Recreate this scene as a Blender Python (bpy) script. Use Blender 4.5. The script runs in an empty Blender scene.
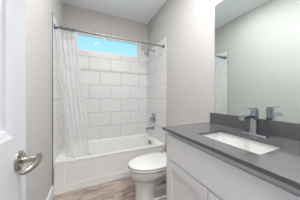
import bpy, bmesh, math, random
from mathutils import Vector, Matrix
random.seed(7)
S = bpy.context.scene
COL = S.collection
PI = math.pi
# ------------------------------------------------------------------ camera
cd = bpy.data.cameras.new('camera'); cam = bpy.data.objects.new('camera', cd); COL.objects.link(cam)
cam.location = (0.38, 0.0, 1.16)
cam.rotation_euler = (PI/2, 0, -math.radians(24.65))
cd.sensor_width = 36; cd.lens = 15.96; cd.shift_y = -0.01; cd.clip_start = 0.02
S.camera = cam
# ------------------------------------------------------------------ world, lights, exposure
W = bpy.data.worlds.new('world'); S.world = W; W.use_nodes = True
nt = W.node_tree; nt.nodes.clear()
wo = nt.nodes.new('ShaderNodeOutputWorld'); bg = nt.nodes.new('ShaderNodeBackground')
tc = nt.nodes.new('ShaderNodeTexCoord'); sp = nt.nodes.new('ShaderNodeSeparateXYZ'); cr = nt.nodes.new('ShaderNodeValToRGB')
cr.color_ramp.elements[0].position = 0.15; cr.color_ramp.elements[0].color = (0.50, 0.80, 0.86, 1)
cr.color_ramp.elements[1].position = 0.6; cr.color_ramp.elements[1].color = (0.18, 0.52, 0.85, 1)
nt.links.new(tc.outputs['Generated'], sp.inputs[0]); nt.links.new(sp.outputs['Z'], cr.inputs[0])
nt.links.new(cr.outputs[0], bg.inputs[0]); nt.links.new(bg.outputs[0], wo.inputs[0])
bg.inputs[1].default_value = 1.22
S.view_settings.view_transform = 'Standard'; S.view_settings.look = 'None'
S.view_settings.gamma = 1.0; S.view_settings.use_curve_mapping = False
S.view_settings.exposure = 0.10

def area(name, loc, size, power, color, rot=(0, 0, 0), shape='DISK', size_y=None):
    l = bpy.data.lights.new(name, 'AREA'); l.shape = shape; l.size = size
    if size_y: l.size_y = size_y
    l.energy = power; l.color = color
    o = bpy.data.objects.new(name, l); COL.objects.link(o); o.location = loc; o.rotation_euler = rot
    return o
P_CEIL, P_HALL_FILL, P_VAN_FILL = 8.0, 42.0, 25.0   # watts, watts of the added hall fill, emission of each added globe
area('ceiling_downlight_lamp', (0.60, 1.30, 2.722), 0.14, P_CEIL, (1, 0.985, 0.965))
area('sink_fill_lamp', (0.98, 0.50, 2.722), 0.15, 29.0, (1, 0.985, 0.965))  # added fill over the sink, brightens the countertop from above
area('hall_fill_lamp', (0.55, -1.0, 2.68), 0.5, P_HALL_FILL, (1, 0.985, 0.97))  # added fill from the unseen hall behind the camera

# ------------------------------------------------------------------ materials
def mat(name, color, rough=0.5, metal=0.0, spec=0.5, noise=None, bump=None, coat=0.0):
    m = bpy.data.materials.new(name); m.use_nodes = True; t = m.node_tree
    b = t.nodes['Principled BSDF']
    b.inputs['Base Color'].default_value = (*color, 1); b.inputs['Roughness'].default_value = rough
    b.inputs['Metallic'].default_value = metal; b.inputs['Specular IOR Level'].default_value = spec
    b.inputs['Coat Weight'].default_value = coat
    c = t.nodes.new('ShaderNodeTexCoord')
    n = t.nodes.new('ShaderNodeTexNoise'); t.links.new(c.outputs['Object'], n.inputs['Vector'])
    sc, amt = noise if noise else (6.0, 0.02)
    n.inputs['Scale'].default_value = sc; n.inputs['Detail'].default_value = 4
    mx = t.nodes.new('ShaderNodeMix'); mx.data_type = 'RGBA'
    mx.inputs[6].default_value = tuple(max(0, v*(1-amt)) for v in color) + (1,)
    mx.inputs[7].default_value = tuple(min(1, v*(1+amt)) for v in color) + (1,)
    t.links.new(n.outputs['Fac'], mx.inputs[0]); t.links.new(mx.outputs[2], b.inputs['Base Color'])
    if bump:
        n2 = t.nodes.new('ShaderNodeTexNoise'); n2.inputs['Scale'].default_value = bump[0]
        t.links.new(c.outputs['Object'], n2.inputs['Vector'])
        bp = t.nodes.new('ShaderNodeBump'); bp.inputs['Strength'].default_value = bump[1]; bp.inputs['Distance'].default_value = 0.002
        t.links.new(n2.outputs['Fac'], bp.inputs['Height']); t.links.new(bp.outputs[0], b.inputs['Normal'])
    return m

def tile_mat(name, axes, off):
    """large white ceramic tiles, running bond, thin grey grout; axes = which object coords give u, v"""
    m = bpy.data.materials.new(name); m.use_nodes = True; t = m.node_tree; b = t.nodes['Principled BSDF']
    c = t.nodes.new('ShaderNodeTexCoord'); s = t.nodes.new('ShaderNodeSeparateXYZ'); k = t.nodes.new('ShaderNodeCombineXYZ')
    t.links.new(c.outputs['Object'], s.inputs[0])
    for i, a in enumerate(axes):
        ad = t.nodes.new('ShaderNodeMath'); ad.operation = 'ADD'; ad.inputs[1].default_value = off[i]
        t.links.new(s.outputs[a], ad.inputs[0]); t.links.new(ad.outputs[0], k.inputs[i])
    br = t.nodes.new('ShaderNodeTexBrick'); t.links.new(k.outputs[0], br.inputs['Vector'])
    br.offset = 0.5; br.offset_frequency = 2; br.squash = 1
    br.inputs['Scale'].default_value = 1; br.inputs['Brick Width'].default_value = 0.381; br.inputs['Row Height'].default_value = 0.254
    br.inputs['Mortar Size'].default_value = 0.0026; br.inputs['Mortar Smooth'].default_value = 0.1; br.inputs['Bias'].default_value = 0
    br.inputs['Color1'].default_value = (0.76, 0.76, 0.76, 1); br.inputs['Color2'].default_value = (0.73, 0.73, 0.728, 1)
    br.inputs['Mortar'].default_value = (0.33, 0.32, 0.31, 1)
    t.links.new(br.outputs['Color'], b.inputs['Base Color'])
    b.inputs['Roughness'].default_value = 0.38
    bp = t.nodes.new('ShaderNodeBump'); bp.invert = True; bp.inputs['Distance'].default_value = 0.001
    t.links.new(br.outputs['Fac'], bp.inputs['Height']); t.links.new(bp.outputs[0], b.inputs['Normal'])
    return m

def floor_mat():
    m = bpy.data.materials.new('grey_oak_planks'); m.use_nodes = True; t = m.node_tree; b = t.nodes['Principled BSDF']
    c = t.nodes.new('ShaderNodeTexCoord'); br = t.nodes.new('ShaderNodeTexBrick'); t.links.new(c.outputs['Object'], br.inputs['Vector'])
    br.offset = 0.37; br.inputs['Scale'].default_value = 1; br.inputs['Brick Width'].default_value = 1.22; br.inputs['Row Height'].default_value = 0.15
    br.inputs['Mortar Size'].default_value = 0.0012
    br.inputs['Color1'].default_value = (0.42, 0.355, 0.31, 1); br.inputs['Color2'].default_value = (0.29, 0.235, 0.20, 1)
    br.inputs['Mortar'].default_value = (0.12, 0.10, 0.09, 1)
    mp = t.nodes.new('ShaderNodeMapping'); mp.inputs['Scale'].default_value = (2.2, 15, 1); t.links.new(c.outputs['Object'], mp.inputs['Vector'])
    n = t.nodes.new('ShaderNodeTexNoise'); n.inputs['Scale'].default_value = 1.6; n.inputs['Detail'].default_value = 8; n.inputs['Roughness'].default_value = 0.65
    n.inputs['Distortion'].default_value = 1.1
    t.links.new(mp.outputs[0], n.inputs['Vector'])
    r = t.nodes.new('ShaderNodeValToRGB'); r.color_ramp.elements[0].position = 0.34; r.color_ramp.elements[0].color = (0.42, 0.40, 0.39, 1)
    r.color_ramp.elements[1].position = 0.64; r.color_ramp.elements[1].color = (1.35, 1.33, 1.32, 1)
    t.links.new(n.outputs['Fac'], r.inputs[0])
    mx = t.nodes.new('ShaderNodeMix'); mx.data_type = 'RGBA'; mx.blend_type = 'MULTIPLY'; mx.inputs[0].default_value = 1
    t.links.new(br.outputs['Color'], mx.inputs[6]); t.links.new(r.outputs[0], mx.inputs[7]); t.links.new(mx.outputs[2], b.inputs['Base Color'])
    b.inputs['Roughness'].default_value = 0.45
    return m

M = {
 'wall': mat('wall_paint', (0.55, 0.536, 0.525), 0.7, bump=(160, 0.25)),
 'ceiling': mat('ceiling_paint', (0.88, 0.905, 0.92), 0.8, bump=(120, 0.2)),
 'hall': mat('hall_reflection_blue', (0.16, 0.21, 0.30), 0.7),  # blue-grey chosen so the chrome faucet reflects a dark hall
 'trim': mat('white_trim_paint', (0.78, 0.78, 0.78), 0.35),
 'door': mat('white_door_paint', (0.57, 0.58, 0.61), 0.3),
 'cab': mat('light_grey_cabinet_paint', (0.79, 0.795, 0.81), 0.4),
 'cabin': mat('cabinet_interior', (0.35, 0.33, 0.3), 0.6),
 'porc': mat('white_porcelain', (0.70, 0.70, 0.69), 0.08, coat=0.3),
 'seat': mat('white_seat_plastic', (0.66, 0.66, 0.655), 0.2),
 'tub': mat('white_acrylic', (0.80, 0.80, 0.785), 0.15),
 'quartz': mat('dark_grey_quartz', (0.094, 0.091, 0.098), 0.12, spec=1.0, noise=(420, 0.35)),
 'chrome': mat('polished_chrome', (0.45, 0.48, 0.53), 0.05, 1.0),
 'nickel': mat('satin_nickel', (0.44, 0.40, 0.36), 0.13, 1.0),
 'steel': mat('dark_steel_edge', (0.38, 0.36, 0.34), 0.35, 0.9),
 'rodm': mat('brushed_rod_metal', (0.30, 0.28, 0.27), 0.42, 1.0),
 'ring': mat('blued_ring_metal', (0.14, 0.17, 0.24), 0.3, 0.7),
 'vinyl': mat('white_vinyl', (0.82, 0.82, 0.83), 0.35),
 'caulk': mat('beige_edge', (0.62, 0.58, 0.52), 0.5),
 'brush': mat('white_plastic', (0.85, 0.85, 0.84), 0.3),
 'tile_back': tile_mat('tile_back', (0, 2), (0.0, 2.54-0.368-0.508*0)),
 'tile_side': tile_mat('tile_side', (1, 2), (-1.878+3.81, 2.54-0.368)),
 'floor': floor_mat(),
}
def mirror_mat():
    m = bpy.data.materials.new('mirror_glass'); m.use_nodes = True; b = m.node_tree.nodes['Principled BSDF']
    b.inputs['Base Color'].default_value = (0.80, 0.875, 0.86, 1); b.inputs['Metallic'].default_value = 1; b.inputs['Roughness'].default_value = 0.01
    return m
M['mirror'] = mirror_mat()
def glass_mat():
    m = bpy.data.materials.new('window_glass'); m.use_nodes = True; t = m.node_tree; t.nodes.remove(t.nodes['Principled BSDF'])
    tr = t.nodes.new('ShaderNodeBsdfTransparent'); tr.inputs[0].default_value = (0.95, 0.98, 0.98, 1)
    gl = t.nodes.new('ShaderNodeBsdfGlossy'); gl.inputs['Roughness'].default_value = 0.02
    fr = t.nodes.new('ShaderNodeFresnel'); fr.inputs[0].default_value = 1.12
    mx = t.nodes.new('ShaderNodeMixShader'); t.links.new(fr.outputs[0], mx.inputs[0]); t.links.new(tr.outputs[0], mx.inputs[1]); t.links.new(gl.outputs[0], mx.inputs[2])
    t.links.new(mx.outputs[0], t.nodes['Material Output'].inputs[0]); return m
M['glass'] = glass_mat()
def curtain_mat():
    m = bpy.data.materials.new('sheer_curtain'); m.use_nodes = True; t = m.node_tree; t.nodes.remove(t.nodes['Principled BSDF'])
    df = t.nodes.new('ShaderNodeBsdfDiffuse'); df.inputs[0].default_value = (0.93, 0.93, 0.94, 1)
    tl = t.nodes.new('ShaderNodeBsdfTranslucent'); tl.inputs[0].default_value = (0.93, 0.94, 0.96, 1)
    tr = t.nodes.new('ShaderNodeBsdfTransparent')
    a = t.nodes.new('ShaderNodeMixShader'); a.inputs[0].default_value = 0.5
    t.links.new(df.outputs[0], a.inputs[1]); t.links.new(tl.outputs[0], a.inputs[2])
    c = t.nodes.new('ShaderNodeTexCoord'); n = t.nodes.new('ShaderNodeTexNoise'); n.inputs['Scale'].default_value = 9
    t.links.new(c.outputs['Object'], n.inputs['Vector'])
    mr = t.nodes.new('ShaderNodeMapRange'); mr.inputs['To Min'].default_value = 0.36; mr.inputs['To Max'].default_value = 0.38
    t.links.new(n.outputs['Fac'], mr.inputs[0])
    b = t.nodes.new('ShaderNodeMixShader'); t.links.new(mr.outputs[0], b.inputs[0])
    t.links.new(tr.outputs[0], b.inputs[1]); t.links.new(a.outputs[0], b.inputs[2])
    t.links.new(b.outputs[0], t.nodes['Material Output'].inputs[0]); return m
M['curtain'] = curtain_mat()
def emit_mat(name, col, st):
    m = bpy.data.materials.new(name); m.use_nodes = True; b = m.node_tree.nodes['Principled BSDF']
    b.inputs['Base Color'].default_value = (0.8, 0.8, 0.8, 1); b.inputs['Emission Color'].default_value = (*col, 1); b.inputs['Emission Strength'].default_value = st
    return m
M['globe'] = emit_mat('fill_globe', (1, 0.985, 0.965), P_VAN_FILL)  # glow of the added globes above the mirror
M['lamp'] = emit_mat('lamp_diffuser', (1, 0.97, 0.94), 1.0)

# ------------------------------------------------------------------ helpers
def box(bm, x0, x1, y0, y1, z0, z1):
    v = [bm.verts.new(p) for p in ((x0,y0,z0),(x1,y0,z0),(x1,y1,z0),(x0,y1,z0),(x0,y0,z1),(x1,y0,z1),(x1,y1,z1),(x0,y1,z1))]
    for f in ((0,3,2,1),(4,5,6,7),(0,1,5,4),(1,2,6,5),(2,3,7,6),(3,0,4,7)): bm.faces.new([v[i] for i in f])
def loft(bm, loops, cap0=True, cap1=True, cyc=False):
    R = [[bm.verts.new(p) for p in L] for L in loops]
    n = len(R[0]); pairs = list(zip(R, R[1:])) + ([(R[-1], R[0])] if cyc else [])
    for a, b in pairs:
        for i in range(n):
            j = (i+1) % n; bm.faces.new((a[i], a[j], b[j], b[i]))
    if not cyc:
        if cap0: bm.faces.new(R[0][::-1])
        if cap1: bm.faces.new(R[-1])
def rrect(cx, cy, w, h, r, z, n=6):
    pts = []; r = min(r, w/2-1e-4, h/2-1e-4)
    for k, (sx, sy) in enumerate(((1,1),(-1,1),(-1,-1),(1,-1))):
        for i in range(n+1):
            a = PI/2*k + PI/2*i/n
            pts.append(Vector((cx+sx*(w/2-r)+r*math.cos(a), cy+sy*(h/2-r)+r*math.sin(a), z)))
    return pts
def circ(c, r, n, ax='z'):
    out = []
    for i in range(n):
        a = 2*PI*i/n; u, v = r*math.cos(a), r*math.sin(a)
        out.append(Vector(c) + Vector({'z': (u, v, 0), 'x': (0, u, v), 'y': (v, 0, u)}[ax]))
    return out
def tube(bm, pts, rad, n=12, caps=True):
    pts = [Vector(p) for p in pts]; rads = rad if isinstance(rad, (list, tuple)) else [rad]*len(pts)
    loops = []; up = None
    for i, p in enumerate(pts):
        d = (pts[min(i+1, len(pts)-1)] - pts[max(i-1, 0)]).normalized()
        if up is None: up = d.orthogonal().normalized()
        up = (up - d*up.dot(d)).normalized(); s = d.cross(up)
        loops.append([p + (up*math.cos(2*PI*k/n) + s*math.sin(2*PI*k/n))*rads[i] for k in range(n)])
    loft(bm, loops, caps, caps)
def bez(p0, p1, p2, p3, n=10):
    p0, p1, p2, p3 = map(Vector, (p0, p1, p2, p3))
    return [p0*(1-t)**3 + 3*p1*t*(1-t)**2 + 3*p2*t*t*(1-t) + p3*t**3 for t in [i/n for i in range(n+1)]]
def obj(name, bm, m, parent=None, bevel=0, smooth=False, loc=None, rotz=None, xf=None):
    bmesh.ops.remove_doubles(bm, verts=bm.verts, dist=1e-6)
    if xf is not None: bmesh.ops.transform(bm, matrix=xf, verts=bm.verts)
    bmesh.ops.recalc_face_normals(bm, faces=bm.faces)
    me = bpy.data.meshes.new(name); bm.to_mesh(me); bm.free()
    o = bpy.data.objects.new(name, me); COL.objects.link(o)
    me.materials.append(M[m] if isinstance(m, str) else m)
    if smooth:
        for p in me.polygons: p.use_smooth = True
        me.set_sharp_from_angle(angle=math.radians(40))
    if bevel:
        b = o.modifiers.new('bevel', 'BEVEL'); b.width = bevel; b.segments = 2; b.limit_method = 'ANGLE'; b.angle_limit = math.radians(40)
    if parent:
        o.parent = parent
        o.matrix_parent_inverse = Matrix.Translation(-parent.location) if parent.rotation_euler.z == 0 else Matrix.Identity(4)
    if loc: o.location = loc
    if rotz is not None: o.rotation_euler.z = rotz
    return o
def thing(name, label, cat, loc=(0,0,0), group=None):
    o = bpy.data.objects.new(name, None); COL.objects.link(o); o.location = loc; o.empty_display_size = 0.05
    o['label'] = label; o['category'] = cat
    if group: o['group'] = group
    return o
def tag(o, label, cat, group=None):
    o['label'] = label; o['category'] = cat
    if group: o['group'] = group
    return o
def structure(o): o['kind'] = 'structure'; return o
def B(): return bmesh.new()
def panel_face(bm, us, vs, cells, prof, F):
    """a face in the plane (u, v) with recessed rectangles; prof = [(inset, depth)...]; F(u, v, d) -> point"""
    def q(a): bm.faces.new([bm.verts.new(F(*p)) for p in a])
    for i in range(len(us)-1):
        for j in range(len(vs)-1):
            u0, u1, v0, v1 = us[i], us[i+1], vs[j], vs[j+1]
            if (i, j) in cells:
                pr = [(0, 0)] + prof
                for (i0, d0), (i1, d1) in zip(pr, pr[1:]):
                    a = [(u0+i0,v0+i0,d0),(u1-i0,v0+i0,d0),(u1-i0,v1-i0,d0),(u0+i0,v1-i0,d0)]
                    b = [(u0+i1,v0+i1,d1),(u1-i1,v0+i1,d1),(u1-i1,v1-i1,d1),(u0+i1,v1-i1,d1)]
                    for k in range(4): q([a[k], a[(k+1)%4], b[(k+1)%4], b[k]])
                q(b)
            else: q([(u0,v0,0),(u1,v0,0),(u1,v1,0),(u0,v1,0)])
def slab_panels(bm, us, vs, cells, prof, F, t, both=False):
    """a closed slab of thickness t, panelled on one or both faces; F(u, v, d), d grows into the slab"""
    panel_face(bm, us, vs, cells, prof, F)
    if both: panel_face(bm, us, vs, cells, prof, lambda u, v, d: F(u, v, t-d))
    else: panel_face(bm, us, vs, [], prof, lambda u, v, d: F(u, v, t))
    for k in range(len(us)-1):
        for v in (vs[0], vs[-1]): bm.faces.new([bm.verts.new(F(*p)) for p in ((us[k],v,0),(us[k+1],v,0),(us[k+1],v,t),(us[k],v,t))])
    for k in range(len(vs)-1):
        for u in (us[0], us[-1]): bm.faces.new([bm.verts.new(F(*p)) for p in ((u,vs[k],0),(u,vs[k+1],0),(u,vs[k+1],t),(u,vs[k],t))])

# ------------------------------------------------------------------ room shell
XL, XR, YF, YB, ZC = -0.010, 1.534, -0.12, 2.65, 2.743
TUBY = 1.897
def sbox(name, m, *a, bevel=0):
    b = B(); box(b, *a); return structure(obj(name, b, m, bevel=bevel))
b = B(); box(b, -1.3, 3.0, -2.1, YB+0.1, -0.08, 0); structure(obj('floor', b, 'floor'))
b = B(); box(b, XL-0.1, XR+0.1, YF-0.1, YB+0.14, ZC, ZC+0.08); structure(obj('ceiling', b, 'ceiling'))
sbox('wall_left', 'wall', XL-0.1, XL, YF-0.1, YB+0.14, 0, ZC)
sbox('wall_right', 'wall', XR, XR+0.1, YF-0.1, YB+0.14, 0, ZC)
WX0, WX1, WZ0, WZ1 = 0.145, 1.382, 1.970, 2.342
b = B()
box(b, XL, WX0, YB, YB+0.14, 0, ZC); box(b, WX1, XR, YB, YB+0.14, 0, ZC)
box(b, WX0, WX1, YB, YB+0.14, 0, WZ0); box(b, WX0, WX1, YB, YB+0.14, WZ1, ZC)
structure(obj('wall_back', b, 'wall'))
DX0, DX1 = 0.118, 0.900
b = B()
box(b, XL, DX0-0.02, YF-0.1, YF, 0, ZC); box(b, DX1+0.02, XR, YF-0.1, YF, 0, ZC); box(b, DX0-0.02, DX1+0.02, YF-0.1, YF, 2.07, ZC)
structure(obj('wall_front', b, 'wall'))
b = B()
box(b, DX0-0.02, DX0, YF-0.11, YF+0.008, 0, 2.07); box(b, DX1, DX1+0.02, YF-0.11, YF+0.008, 0, 2.07); box(b, DX0, DX1, YF-0.11, YF+0.008, 2.05, 2.07)
structure(obj('trim_1', b, 'trim'))
# unseen hall behind the camera, added to light the room through the doorway
sbox('wall_hall_left', 'hall', -1.3, -1.2, -2.1, YF-0.1, 0, ZC); sbox('wall_hall_right', 'hall', 2.9, 3.0, -2.1, YF-0.1, 0, ZC)
sbox('wall_hall_back', 'hall', -1.2, 2.9, -2.1, -2.0, 0, ZC)
sbox('wall_hall_near_left', 'hall', -1.2, XL-0.1, YF-0.1, YF, 0, ZC)
sbox('wall_hall_near_right', 'hall', XR+0.1, 2.9, YF-0.1, YF, 0, ZC)
sbox('ceiling_hall', 'ceiling', -1.3, 3.0, -2.1, YF-0.1, ZC, ZC+0.08)
# tile surround
TT = 2.146
b = B(); yb = YB-0.010
box(b, 0, WX0, yb, YB, 0.3, TT); box(b, WX1, XR-0.010, yb, YB, 0.3, TT); box(b, WX0, WX1, yb, YB, 0.3, WZ0)
structure(obj('wall_tile_back', b, 'tile_back'))
b = B(); box(b, XL, 0, TUBY-0.018, YB, 0.34, TT); structure(obj('wall_tile_left', b, 'tile_side'))
b = B(); box(b, XR-0.010, XR, TUBY-0.018, YB, 0.34, TT); structure(obj('wall_tile_right', b, 'tile_side'))
b = B(); box(b, XL, 0.001, TUBY-0.0215, TUBY-0.018, 0.135, TT+0.003); box(b, XL, 0.001, TUBY-0.018, YB, TT, TT+0.003); structure(obj('trim_2', b, 'steel'))
b = B(); box(b, XR-0.011, XR, TUBY-0.026, TUBY-0.018, 0.135, TT+0.003); structure(obj('trim_3', b, 'caulk'))
def baseboard(name, x0, x1, y0, y1, side):
    b = B(); h = 0.135; t = 0.014
    prof = [(0, 0), (t, 0), (t, h*0.78), (t*0.6, h*0.86), (t*0.45, h*0.97), (0.003, h), (0, h)]
    if side == 'l': L = [[Vector((XL+p, y, z)) for p, z in prof] for y in (y0, y1)]
    elif side == 'r': L = [[Vector((XR-p, y, z)) for p, z in prof] for y in (y0, y1)]
    loft(b, L); return structure(obj(name, b, 'trim'))
baseboard('baseboard_left', 0, 0, YF, TUBY, 'l'); baseboard('baseboard_right', 0, 0, 1.03, TUBY, 'r')
# window
b = B(); fy0, fy1 = YB+0.055, YB+0.115
def wframe(b, x0, x1, z0, z1, w, y0, y1):
    box(b, x0, x0+w, y0, y1, z0, z1); box(b, x1-w, x1, y0, y1, z0, z1)
    box(b, x0+w, x1-w, y0, y1, z0, z0+w); box(b, x0+w, x1-w, y0, y1, z1-w, z1)
wframe(b, WX0+0.01, WX1-0.01, WZ0+0.012, WZ1-0.01, 0.030, fy0, fy1)
win = structure(obj('window_1', b, 'vinyl', bevel=0.004))
b = B(); wframe(b, WX0+0.04, WX1-0.04, WZ0+0.042, WZ1-0.04, 0.012, fy0+0.018, fy1-0.01); obj('sash', b, 'vinyl', win)
b = B(); box(b, WX0+0.052, WX1-0.052, fy0+0.034, fy0+0.040, WZ0+0.054, WZ1-0.052); obj('pane', b, 'glass', win)
b = B(); box(b, 0.62, 0.685, fy0-0.012, fy0+0.02, WZ1-0.090, WZ1-0.04); obj('latch', b, 'vinyl', win, bevel=0.005)
b = B()   # painted sill, jambs and head lining the opening
box(b, WX0, WX1, YB-0.012, YB+0.14, WZ0, WZ0+0.012); box(b, WX0, WX0+0.01, YB-0.012, YB+0.14, WZ0+0.012, WZ1); box(b, WX1-0.01, WX1, YB-0.012, YB+0.14, WZ0+0.012, WZ1)
box(b, WX0+0.01, WX1-0.01, YB-0.001, YB+0.14, WZ1-0.01, WZ1)
obj('window_sill', b, 'trim', win)
# door, open against the left wall
DF = 0.160; DH = -0.105; DE = 0.662
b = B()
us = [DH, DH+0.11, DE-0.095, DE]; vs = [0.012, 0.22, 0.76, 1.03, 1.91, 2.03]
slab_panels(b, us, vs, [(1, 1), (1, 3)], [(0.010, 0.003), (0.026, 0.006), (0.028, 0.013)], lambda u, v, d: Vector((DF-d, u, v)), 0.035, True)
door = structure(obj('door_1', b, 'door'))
hy, hz = DE-0.057, 0.941
hd = B(); loft(hd, [circ((DF, hy, hz), 0.033, 28, 'x'), circ((DF+0.006, hy, hz), 0.033, 28, 'x'), circ((DF+0.011, hy, hz), 0.026, 28, 'x'), circ((DF+0.0112, hy, hz), 0.014, 28, 'x')])
h = obj('door_handle', hd, 'nickel', door, smooth=True)
hd = B()
tube(hd, [(DF+0.008, hy, hz), (DF+0.030, hy, hz), (DF+0.050, hy, hz)], [0.0125, 0.011, 0.0125], 16)
tube(hd, bez((DF+0.052, hy+0.012, hz+0.004), (DF+0.064, hy-0.015, hz+0.004), (DF+0.062, hy-0.045, hz-0.010), (DF+0.034, hy-0.082, hz-0.012), 14), [0.007]+[0.0105]*3+[0.0095]*9+[0.008, 0.004], 14)
obj('lever', hd, 'nickel', h, smooth=True)
b = B()
for z in (0.25, 1.02, 1.80): tube(b, [(DF+0.004, DH-0.004, z-0.045), (DF+0.004, DH-0.004, z+0.045)], 0.006, 10)
obj('hinge', b, 'nickel', door, smooth=True)

# ------------------------------------------------------------------ bathtub
tub = thing('bathtub', 'white alcove bathtub with panelled front apron below the tiled walls', 'bathtub', (0.762, 2.27, 0))
X0, X1, Y1 = 0.0015, 1.5225, YB-0.0115
cx = (X0+X1)/2; fw = X1-X0; y0 = TUBY+0.012
cy = (y0+Y1)/2; fh = Y1-y0; bx = 0.762; by = (1.965+2.580)/2; bw = 1.360; bh = 0.615
L = [rrect(cx, cy, fw, fh, 0.004, 0.0), rrect(cx, cy, fw, fh, 0.004, 0.377),
     rrect(bx, by, bw, bh, 0.16, 0.377), rrect(bx, by, bw-0.012, bh-0.012, 0.155, 0.374), rrect(bx, by, bw-0.022, bh-0.022, 0.15, 0.364)]
for k, (ix, iy, z, r) in enumerate([(0.05, 0.035, 0.28, 0.14), (0.09, 0.055, 0.18, 0.13), (0.14, 0.08, 0.10, 0.12), (0.22, 0.13, 0.066, 0.11), (0.42, 0.28, 0.055, 0.09)]):
    L.append(rrect(bx+ix*0.15, by, bw-ix*1.3, bh-iy*2, r, z))
b = B(); loft(b, L, True, True); obj('basin', b, 'tub', tub, smooth=True)
b = B()
slab_panels(b, [X0, 0.105, 1.42, X1], [0.0, 0.083, 0.356, 0.377], [(1, 1)], [(0.010, 0.003)], lambda u, v, d: Vector((u, TUBY+d, v)), 0.0118)
obj('apron', b, 'tub', tub)
b = B(); loft(b, [circ((1.424, 2.27, 0.315), 0.042, 24, 'x'), circ((1.410, 2.27, 0.315), 0.042, 24, 'x'), circ((1.406, 2.27, 0.315), 0.034, 24, 'x')])
box(b, 1.400, 1.408, 2.264, 2.276, 0.285, 0.335); obj('overflow_plate', b, 'steel', tub, smooth=True)
b = B(); loft(b, [circ((1.20, 2.27, 0.0555), 0.03, 20), circ((1.20, 2.27, 0.060), 0.028, 20)]); obj('drain', b, 'chrome', tub)
# shower fittings on the right tiled wall (face x = XR-0.010)
XT = XR-0.010
SY = 2.32
v = thing('shower_valve', 'chrome square shower valve plate with lever on the tiled wall', 'shower valve', (XT, SY, 0.75))
b = B(); loft(b, [[Vector((XT-d, SY+p.x, 0.75+p.y)) for p in rrect(0, 0, s, s*1.12, 0.012, 0)] for d, s in ((0, 0.155), (0.006, 0.155), (0.010, 0.145))]); obj('plate', b, 'chrome', v, smooth=True)
b = B(); tube(b, [(XT-0.008, SY, 0.75), (XT-0.06, SY, 0.75)], 0.021, 20); obj('spindle', b, 'chrome', v, smooth=True)
b = B(); box(b, XT-0.078, XT-0.058, SY-0.012, SY+0.012, 0.68, 0.765); obj('lever', b, 'chrome', v, bevel=0.004)
b = B(); spz = 0.56
tube(b, [(XT, SY, spz), (XT-0.008, SY, spz)], 0.034, 24)
loft(b, [[Vector((XT-d, SY+p.x*w, spz+o+p.y)) for p in rrect(0, 0, 0.05, h, 0.008, 0)] for d, w, h, o in ((0.005, 1, 0.044, 0), (0.10, 1, 0.040, 0), (0.15, 0.95, 0.034, -0.001), (0.166, 0.9, 0.030, -0.003))])
tube(b, [(XT-0.150, SY, spz-0.005), (XT-0.150, SY, spz-0.034)], 0.016, 16)
tag(obj('tub_spout', b, 'chrome', smooth=True), 'chrome tub spout on the tiled wall below the shower valve', 'tub spout')
sh = thing('shower_fixture', 'chrome shower head on a bent arm high on the tiled wall', 'shower head', (XT, 2.30, 2.05))
pth = bez((XT, 2.30, 2.05), (XT-0.07, 2.30, 2.062), (XT-0.10, 2.30, 2.05), (XT-0.135, 2.30, 2.002), 10)
b = B(); tube(b, pth, 0.010, 12); tube(b, [(XT, 2.30, 2.05), (XT-0.009, 2.30, 2.05)], [0.028, 0.024], 24); obj('arm', b, 'chrome', sh, smooth=True)
d = Vector((-0.5, 0, -0.87)).normalized(); p = Vector(pth[-1])
b = B(); tube(b, [p, p+d*0.012, p+d*0.022, p+d*0.045, p+d*0.058, p+d*0.062], [0.014, 0.016, 0.024, 0.058, 0.062, 0.056], 28); obj('shower_head', b, 'chrome', sh, smooth=True)

# ------------------------------------------------------------------ shower rod, rings, curtain
RY, RZ = 1.93, 2.008
rod = thing('shower_curtain_rod', 'straight chrome shower curtain rod between the tiled alcove walls', 'curtain rod', (0.762, RY, RZ))
b = B(); tube(b, [(0.012, RY, RZ), (XT-0.012, RY, RZ)], 0.0115, 18); obj('pole', b, 'rodm', rod, smooth=True)
for x, s in ((0.0, 1), (XT, -1)):
    b = B(); tube(b, [(x+s*0.0005, RY, RZ), (x+s*0.010, RY, RZ), (x+s*0.030, RY, RZ)], [0.030, 0.028, 0.018], 24); obj('end_flange', b, 'ring', rod, smooth=True)
NR = 9
ringmesh = None
xs_ring = [0.035 + 0.022*i + 0.003*math.sin(3*i) for i in range(NR)]
def torus(bm, c, R, r, tilt, n=22, k=8):
    loops = []
    for i in range(n):
        a = 2*PI*i/n; ring = []
        for j in range(k):
            t = 2*PI*j/k; rr = R+r*math.cos(t)
            ring.append(Matrix.Rotation(tilt, 3, 'Z') @ Vector((r*math.sin(t), rr*math.cos(a), rr*math.sin(a))) + Vector(c))
        loops.append(ring)
    loft(bm, loops, cyc=True)
ring0 = None
places = ['nearest the left wall', 'second from the left wall', 'third from the left wall', 'fourth from the left wall', 'middle one of nine', 'fourth from its right end', 'third from its right end', 'second from its right end', 'farthest from the left wall']
for i, x in enumerate(xs_ring):
    if ring0 is None:
        b = B(); torus(b, (0, 0, 0), 0.021, 0.0032, 0); ring0 = o = obj('curtain_ring', b, 'ring', smooth=True)
    else:
        o = ring0.copy(); COL.objects.link(o)
    o.location = (x, RY, RZ-0.0055); o.rotation_euler.z = 0.35*math.sin(i*2.1)
    tag(o, 'dark blue-grey curtain ring on the rod, ' + places[i], 'curtain ring', 'curtain rings on the shower rod')
b = B()
NU, NV = 150, 46; grid = []
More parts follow.
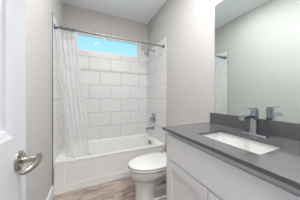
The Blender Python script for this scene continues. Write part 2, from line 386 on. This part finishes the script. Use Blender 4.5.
for j in range(NV+1):
    t = j/NV; zt = RZ-0.026; z = zt + (0.315-zt)*t
    wd = 0.222 + 0.055*t; x0 = 0.016 + 0.125*t**1.3
    amp = 0.007 + 0.006*t; yc = RY + 0.125*t
    row = []
    for i in range(NU+1):
        u = i/NU
        ph = 2*PI*5*u
        x = x0 + wd*u + 0.003*math.sin(ph*0.5+4*t)*u*(1-u)*4
        y = yc + amp*math.sin(ph + 0.5*math.sin(2.2*t+u*7)) + 0.0
        row.append(b.verts.new((x, y, z - (0.006*math.sin(ph)**2 if j == 0 else 0))))
    grid.append(row)
for j in range(NV):
    for i in range(NU): b.faces.new((grid[j][i], grid[j][i+1], grid[j+1][i+1], grid[j+1][i]))
tag(obj('shower_curtain', b, 'curtain', smooth=True), 'sheer white shower curtain gathered at the left end of the rod', 'shower curtain')

# ------------------------------------------------------------------ toilet
AX = 1.392   # its centre line in y; it faces -x
toilet = thing('toilet', 'white two-piece toilet with closed lid between vanity and bathtub', 'toilet', (1.2, AX, 0))
def egg(xf, xb, hw, z, n=48, sq=1.0, mid=0.60):
    """plan outline: rounded tip at xf, squarer back at xb; widest part at a fraction mid of the length"""
    pts = []; xm = xf + (xb-xf)*mid
    for i in range(n):
        a = 2*PI*i/n; ca, sa = math.cos(a), math.sin(a)
        if ca < 0: x = xm + (xm-xf)*ca; y = hw*(1 if sa > 0 else -1)*abs(sa)**0.95
        else:
            e = 0.62; x = xm + (xb-xm)*abs(ca)**e; y = hw*(1 if sa > 0 else -1)*abs(sa)**e
        pts.append(Vector((x, AX+y, z)))
    return pts
XB = XR-0.012
b = B()
# bowl: rim down into the front pedestal column
loft(b, [egg(0.840, 1.060, 0.106, 0.0, mid=0.5), egg(0.842, 1.058, 0.104, 0.03, mid=0.5), egg(0.848, 1.055, 0.100, 0.12, mid=0.5), egg(0.846, 1.075, 0.101, 0.20, mid=0.5),
         egg(0.843, 1.085, 0.104, 0.258, mid=0.5), egg(0.832, 1.14, 0.116, 0.268, mid=0.52), egg(0.808, 1.22, 0.142, 0.284, mid=0.55), egg(0.790, 1.28, 0.164, 0.312, mid=0.57), egg(0.782, 1.31, 0.177, 0.350, mid=0.58),
         egg(0.783, 1.325, 0.180, 0.385, mid=0.60), egg(0.790, 1.320, 0.174, 0.396, mid=0.60)])
# trapway, shelf under the tank and the rear foot
loft(b, [[Vector((x, AX+p.x, z+p.y)) for p in rrect(0, 0, w, h, min(w, h)*0.45, 0)] for x, z, w, h in
         ((0.99, 0.20, 0.15, 0.20), (1.08, 0.235, 0.14, 0.19), (1.17, 0.26, 0.13, 0.16), (1.25, 0.22, 0.12, 0.17), (1.33, 0.14, 0.12, 0.20), (1.42, 0.10, 0.12, 0.19), (1.46, 0.10, 0.10, 0.16))])
loft(b, [rrect(1.20, AX, 0.52, 0.20, 0.07, 0.0), rrect(1.20, AX, 0.515, 0.195, 0.07, 0.035), rrect(1.20, AX, 0.46, 0.13, 0.06, 0.055)])
loft(b, [rrect(1.36, AX, 0.10, 0.12, 0.03, 0.20), rrect(1.37, AX, 0.20, 0.24, 0.05, 0.34), rrect(1.385, AX, 0.24, 0.30, 0.05, 0.375), rrect(1.385, AX, 0.24, 0.30, 0.05, 0.397)])
obj('bowl', b, 'porc', toilet, smooth=True)
b = B(); loft(b, [egg(0.768, 1.268, 0.184, 0.3985, mid=0.58), egg(0.765, 1.270, 0.187, 0.404, mid=0.58), egg(0.765, 1.270, 0.187, 0.411, mid=0.58), egg(0.770, 1.266, 0.182, 0.4165, mid=0.58)]); obj('seat', b, 'seat', toilet, smooth=True)
b = B(); loft(b, [egg(0.772, 1.272, 0.181, 0.4235, mid=0.58), egg(0.767, 1.274, 0.186, 0.4285, mid=0.58), egg(0.768, 1.273, 0.185, 0.4365, mid=0.58), egg(0.790, 1.262, 0.174, 0.4430, mid=0.58), egg(0.85, 1.22, 0.12, 0.4465, mid=0.58)]); obj('lid', b, 'seat', toilet, smooth=True)
for s in (-1, 1):
    b = B(); tube(b, [(1.287, AX+s*0.095-0.026, 0.426), (1.287, AX+s*0.095+0.026, 0.426)], 0.021, 14); box(b, 1.274, 1.300, AX+s*0.095-0.018, AX+s*0.095+0.018, 0.395, 0.415); obj('hinge', b, 'seat', toilet, smooth=True)
b = B(); tx0, tx1 = 1.345, 1.520
loft(b, [rrect((tx0+tx1)/2+0.006, AX, tx1-tx0-0.02, 0.355, 0.03, 0.3985), rrect((tx0+tx1)/2+0.003, AX, tx1-tx0-0.006, 0.375, 0.03, 0.42), rrect((tx0+tx1)/2, AX, tx1-tx0, 0.39, 0.03, 0.675)])
tk = obj('tank', b, 'porc', toilet, smooth=True)
b = B(); loft(b, [rrect((tx0+tx1)/2-0.003, AX, tx1-tx0+0.004, 0.40, 0.03, 0.676), rrect((tx0+tx1)/2-0.003, AX, tx1-tx0+0.008, 0.405, 0.032, 0.690), rrect((tx0+tx1)/2-0.003, AX, tx1-tx0, 0.395, 0.03, 0.706)]); obj('tank_lid', b, 'porc', toilet, smooth=True)
b = B(); tube(b, [(tx0+0.002, AX+0.13, 0.63), (tx0-0.018, AX+0.13, 0.63)], 0.010, 14); tube(b, [(tx0-0.016, AX+0.135, 0.63), (tx0-0.018, AX+0.06, 0.622)], 0.006, 12); obj('flush_lever', b, 'chrome', tk, smooth=True)
toilet.scale.z = 0.975
# slim white brush standing behind the bowl
br = thing('toilet_brush', 'slim white upright handle standing behind the toilet by the tub', 'toilet brush', (1.379, 1.79, 0))
b = B(); loft(b, [circ((1.379, 1.79, 0), 0.042, 24), circ((1.379, 1.79, 0.01), 0.045, 24), circ((1.379, 1.79, 0.15), 0.038, 24), circ((1.379, 1.79, 0.15), 0.033, 24), circ((1.379, 1.79, 0.02), 0.036, 24)]); obj('holder', b, 'brush', br, smooth=True)
b = B(); tube(b, [(1.379, 1.79, 0.05), (1.379, 1.79, 0.30), (1.379, 1.79, 0.31), (1.379, 1.79, 0.352), (1.379, 1.79, 0.357)], [0.009, 0.011, 0.014, 0.015, 0.008], 14); obj('brush_handle', b, 'brush', br, smooth=True)

# ------------------------------------------------------------------ vanity
CXF, CY0, CY1, CZ = 0.957, 0.066, 1.005, 0.900
cab = thing('vanity_cabinet', 'light grey shaker vanity cabinet under the dark stone countertop', 'cabinet', (1.25, 0.535, 0))
FX = 0.995; YA, YE = 0.075, 0.994
b = B()
box(b, FX, FX+0.019, YA, YA+0.045, 0.10, 0.879); box(b, FX, FX+0.019, YE-0.045, YE, 0.10, 0.879)
box(b, FX, FX+0.019, YA+0.045, YE-0.045, 0.832, 0.879); box(b, FX, FX+0.019, YA+0.045, YE-0.045, 0.638, 0.672); box(b, FX, FX+0.019, YA+0.045, YE-0.045, 0.10, 0.135)
obj('face_frame', b, 'cab', cab)
b = B(); box(b, FX+0.019, 1.531, YE-0.018, YE, 0.0, 0.879); box(b, FX+0.019, 1.531, YA, YA+0.018, 0.0, 0.879); box(b, FX+0.019, 1.531, YA+0.018, YE-0.018, 0.10, 0.118); box(b, FX+0.07, FX+0.085, YA+0.018, YE-0.018, 0, 0.10)
obj('carcass', b, 'cab', cab)
DXF = 0.976
b = B(); box(b, DXF, FX-0.0005, 0.124, 0.945, 0.655, 0.846); obj('drawer_front', b, 'cab', cab, bevel=0.0015)
for y0_, y1_ in ((0.5365, 0.945), (0.124, 0.5305)):
    b = B(); slab_panels(b, [y0_, y0_+0.058, y1_-0.058, y1_], [0.115, 0.173, 0.588, 0.646], [(1, 1)], [(0.0015, 0.011)], lambda u, v_, d: Vector((DXF+d, u, v_)), 0.0185)
    obj('cabinet_door', b, 'cab', cab)
# countertop with the cut-out for the sink
HX0, HX1, HY0, HY1 = 1.078, 1.337, 0.338, 0.728
hcx, hcy, hw_, hh_ = (HX0+HX1)/2, (HY0+HY1)/2, HX1-HX0, HY1-HY0
ocx, ocy, ow, oh = (CXF+1.532)/2, (CY0+CY1)/2, 1.532-CXF, CY1-CY0
b = B()
loft(b, [rrect(hcx, hcy, hw_, hh_, 0.012, CZ-0.02), rrect(hcx, hcy, hw_, hh_, 0.012, CZ), rrect(ocx, ocy, ow-0.003, oh-0.003, 0.001, CZ), rrect(ocx, ocy, ow, oh, 0.002, CZ-0.0015), rrect(ocx, ocy, ow, oh, 0.002, CZ-0.02)], cyc=True)
tag(obj('countertop', b, 'quartz'), 'polished dark grey quartz countertop on the vanity cabinet', 'countertop')
b = B(); box(b, 1.512, 1.5335, CY0, 0.990, CZ+0.0004, 0.9985)
tag(obj('backsplash', b, 'quartz', bevel=0.0012), 'low dark grey quartz backsplash strip under the mirror', 'backsplash')
b = B()
o_ = 0.012
loft(b, [rrect(hcx, hcy, hw_+0.05, hh_+0.05, 0.03, CZ-0.0205), rrect(hcx, hcy, hw_+o_, hh_+o_, 0.018, CZ-0.0205), rrect(hcx, hcy, hw_+o_-0.002, hh_+o_-0.002, 0.02, CZ-0.03),
         rrect(hcx, hcy, hw_-0.008, hh_-0.008, 0.03, CZ-0.12), rrect(hcx, hcy, hw_-0.03, hh_-0.03, 0.04, CZ-0.145), rrect(hcx, hcy, hw_-0.10, hh_-0.10, 0.03, CZ-0.155),
         rrect(hcx, hcy, hw_-0.06, hh_-0.06, 0.05, CZ-0.17), rrect(hcx, hcy, hw_+0.01, hh_+0.01, 0.03, CZ-0.13), rrect(hcx, hcy, hw_+0.05, hh_+0.05, 0.03, CZ-0.034)], cyc=False, cap0=False, cap1=False)
v1 = rrect(hcx, hcy, hw_-0.10, hh_-0.10, 0.03, CZ-0.155); b.faces.new([b.verts.new(p) for p in v1])
v2 = rrect(hcx, hcy, hw_+0.05, hh_+0.05, 0.03, CZ-0.034); v3 = rrect(hcx, hcy, hw_+0.05, hh_+0.05, 0.03, CZ-0.0205); loft(b, [v2, v3], False, False)
snk = tag(obj('sink', b, 'porc', smooth=True), 'white rectangular undermount sink set in the dark countertop', 'sink')
b = B(); loft(b, [circ((hcx, hcy, CZ-0.1548), 0.024, 24), circ((hcx, hcy, CZ-0.151), 0.022, 24), circ((hcx, hcy, CZ-0.1505), 0.012, 24)]); obj('drain', b, 'chrome', snk, smooth=True)
# faucet
FCX, FCY = 1.425, 0.537
fa = thing('faucet', 'chrome single-lever faucet with flat spout behind the sink', 'faucet', (FCX, FCY, CZ))
b = B(); loft(b, [rrect(FCX, FCY, 0.052, 0.155, 0.012, CZ), rrect(FCX, FCY, 0.052, 0.155, 0.012, CZ+0.005), rrect(FCX, FCY, 0.046, 0.149, 0.010, CZ+0.009)]); obj('deck_plate', b, 'chrome', fa, smooth=True)
b = B(); loft(b, [rrect(FCX, FCY, 0.050, 0.046, 0.006, CZ+0.009), rrect(FCX, FCY, 0.042, 0.040, 0.006, CZ+0.03), rrect(FCX, FCY, 0.040, 0.038, 0.006, CZ+0.172)]); obj('body', b, 'chrome', fa, smooth=True)
b = B()
def sec(x, z, w, h): return [Vector((x, FCY+p.x, z+p.y)) for p in rrect(0, 0, w, h, 0.004, 0)]
loft(b, [sec(FCX-0.010, CZ+0.112, 0.034, 0.046), sec(FCX-0.030, CZ+0.120, 0.034, 0.034), sec(FCX-0.055, CZ+0.128, 0.034, 0.021), sec(FCX-0.10, CZ+0.130, 0.035, 0.017), sec(FCX-0.128, CZ+0.126, 0.036, 0.018), sec(FCX-0.145, CZ+0.118, 0.036, 0.020)]); obj('spout', b, 'chrome', fa, smooth=True)
b = B(); loft(b, [rrect(FCX, FCY, 0.038, 0.036, 0.006, CZ+0.174), rrect(FCX, FCY, 0.038, 0.036, 0.006, CZ+0.180)]); loft(b, [rrect(FCX-0.048, FCY, 0.135, 0.030, 0.006, CZ+0.180), rrect(FCX-0.048, FCY, 0.135, 0.030, 0.006, CZ+0.185)]); obj('lever', b, 'chrome', fa, bevel=0.001)
# mirror
b = B(); box(b, XR-0.006, XR-0.0005, 0.05, 0.944, 1.0, 2.072)
tag(obj('mirror', b, 'mirror'), 'large frameless wall mirror above the vanity backsplash', 'mirror')

# ------------------------------------------------------------------ lamps of the room, seen and added
for px, py, lab in ((0.60, 1.30, 'round white recessed ceiling light seen at the top of the mirror'), (0.98, 0.50, 'added round fill light in the ceiling, out of view directly above the sink')):  # the one above the sink is an added, unseen fill light
    dl = thing('ceiling_light', lab, 'ceiling light', (px, py, ZC), 'recessed ceiling lights')
    b = B(); loft(b, [circ((px, py, ZC-0.0005), 0.095, 36), circ((px, py, ZC-0.010), 0.093, 36), circ((px, py, ZC-0.014), 0.080, 36), circ((px, py, ZC-0.003), 0.076, 36)], cap0=False, cap1=False); obj('trim_ring', b, 'trim', dl, smooth=True)
    b = B(); loft(b, [circ((px, py, ZC-0.004), 0.0765, 36), circ((px, py, ZC-0.008), 0.0755, 36)]); obj('diffuser', b, 'lamp', dl, smooth=True)
vl = thing('vanity_fill_light', 'added chrome three-globe fill light bar, out of view above the wall mirror', 'fill light', (XR, 0.50, 2.26))  # added out of view to light the room and ceiling
b = B(); box(b, XR-0.025, XR-0.0005, 0.22, 0.78, 2.22, 2.30); obj('back_plate', b, 'chrome', vl, bevel=0.004)
for y in (0.30, 0.50, 0.70):
    b = B(); tube(b, [(XR-0.02, y, 2.26), (XR-0.10, y, 2.26), (XR-0.10, y, 2.29)], 0.009, 12); obj('arm', b, 'chrome', vl, smooth=True)
    b = B(); bmesh.ops.create_uvsphere(b, u_segments=24, v_segments=14, radius=0.055, matrix=Matrix.Translation((XR-0.10, y, 2.343))); obj('globe', b, 'globe', vl, smooth=True)
b = B(); loft(b, [circ((0.55, -1.0, ZC-0.0005), 0.27, 36), circ((0.55, -1.0, ZC-0.05), 0.26, 36)]); tag(obj('hall_fill_fixture', b, 'lamp', smooth=True), 'added round white fill light in the unseen hall outside the door', 'ceiling light')  # added body for the hall fill lamp, never in view
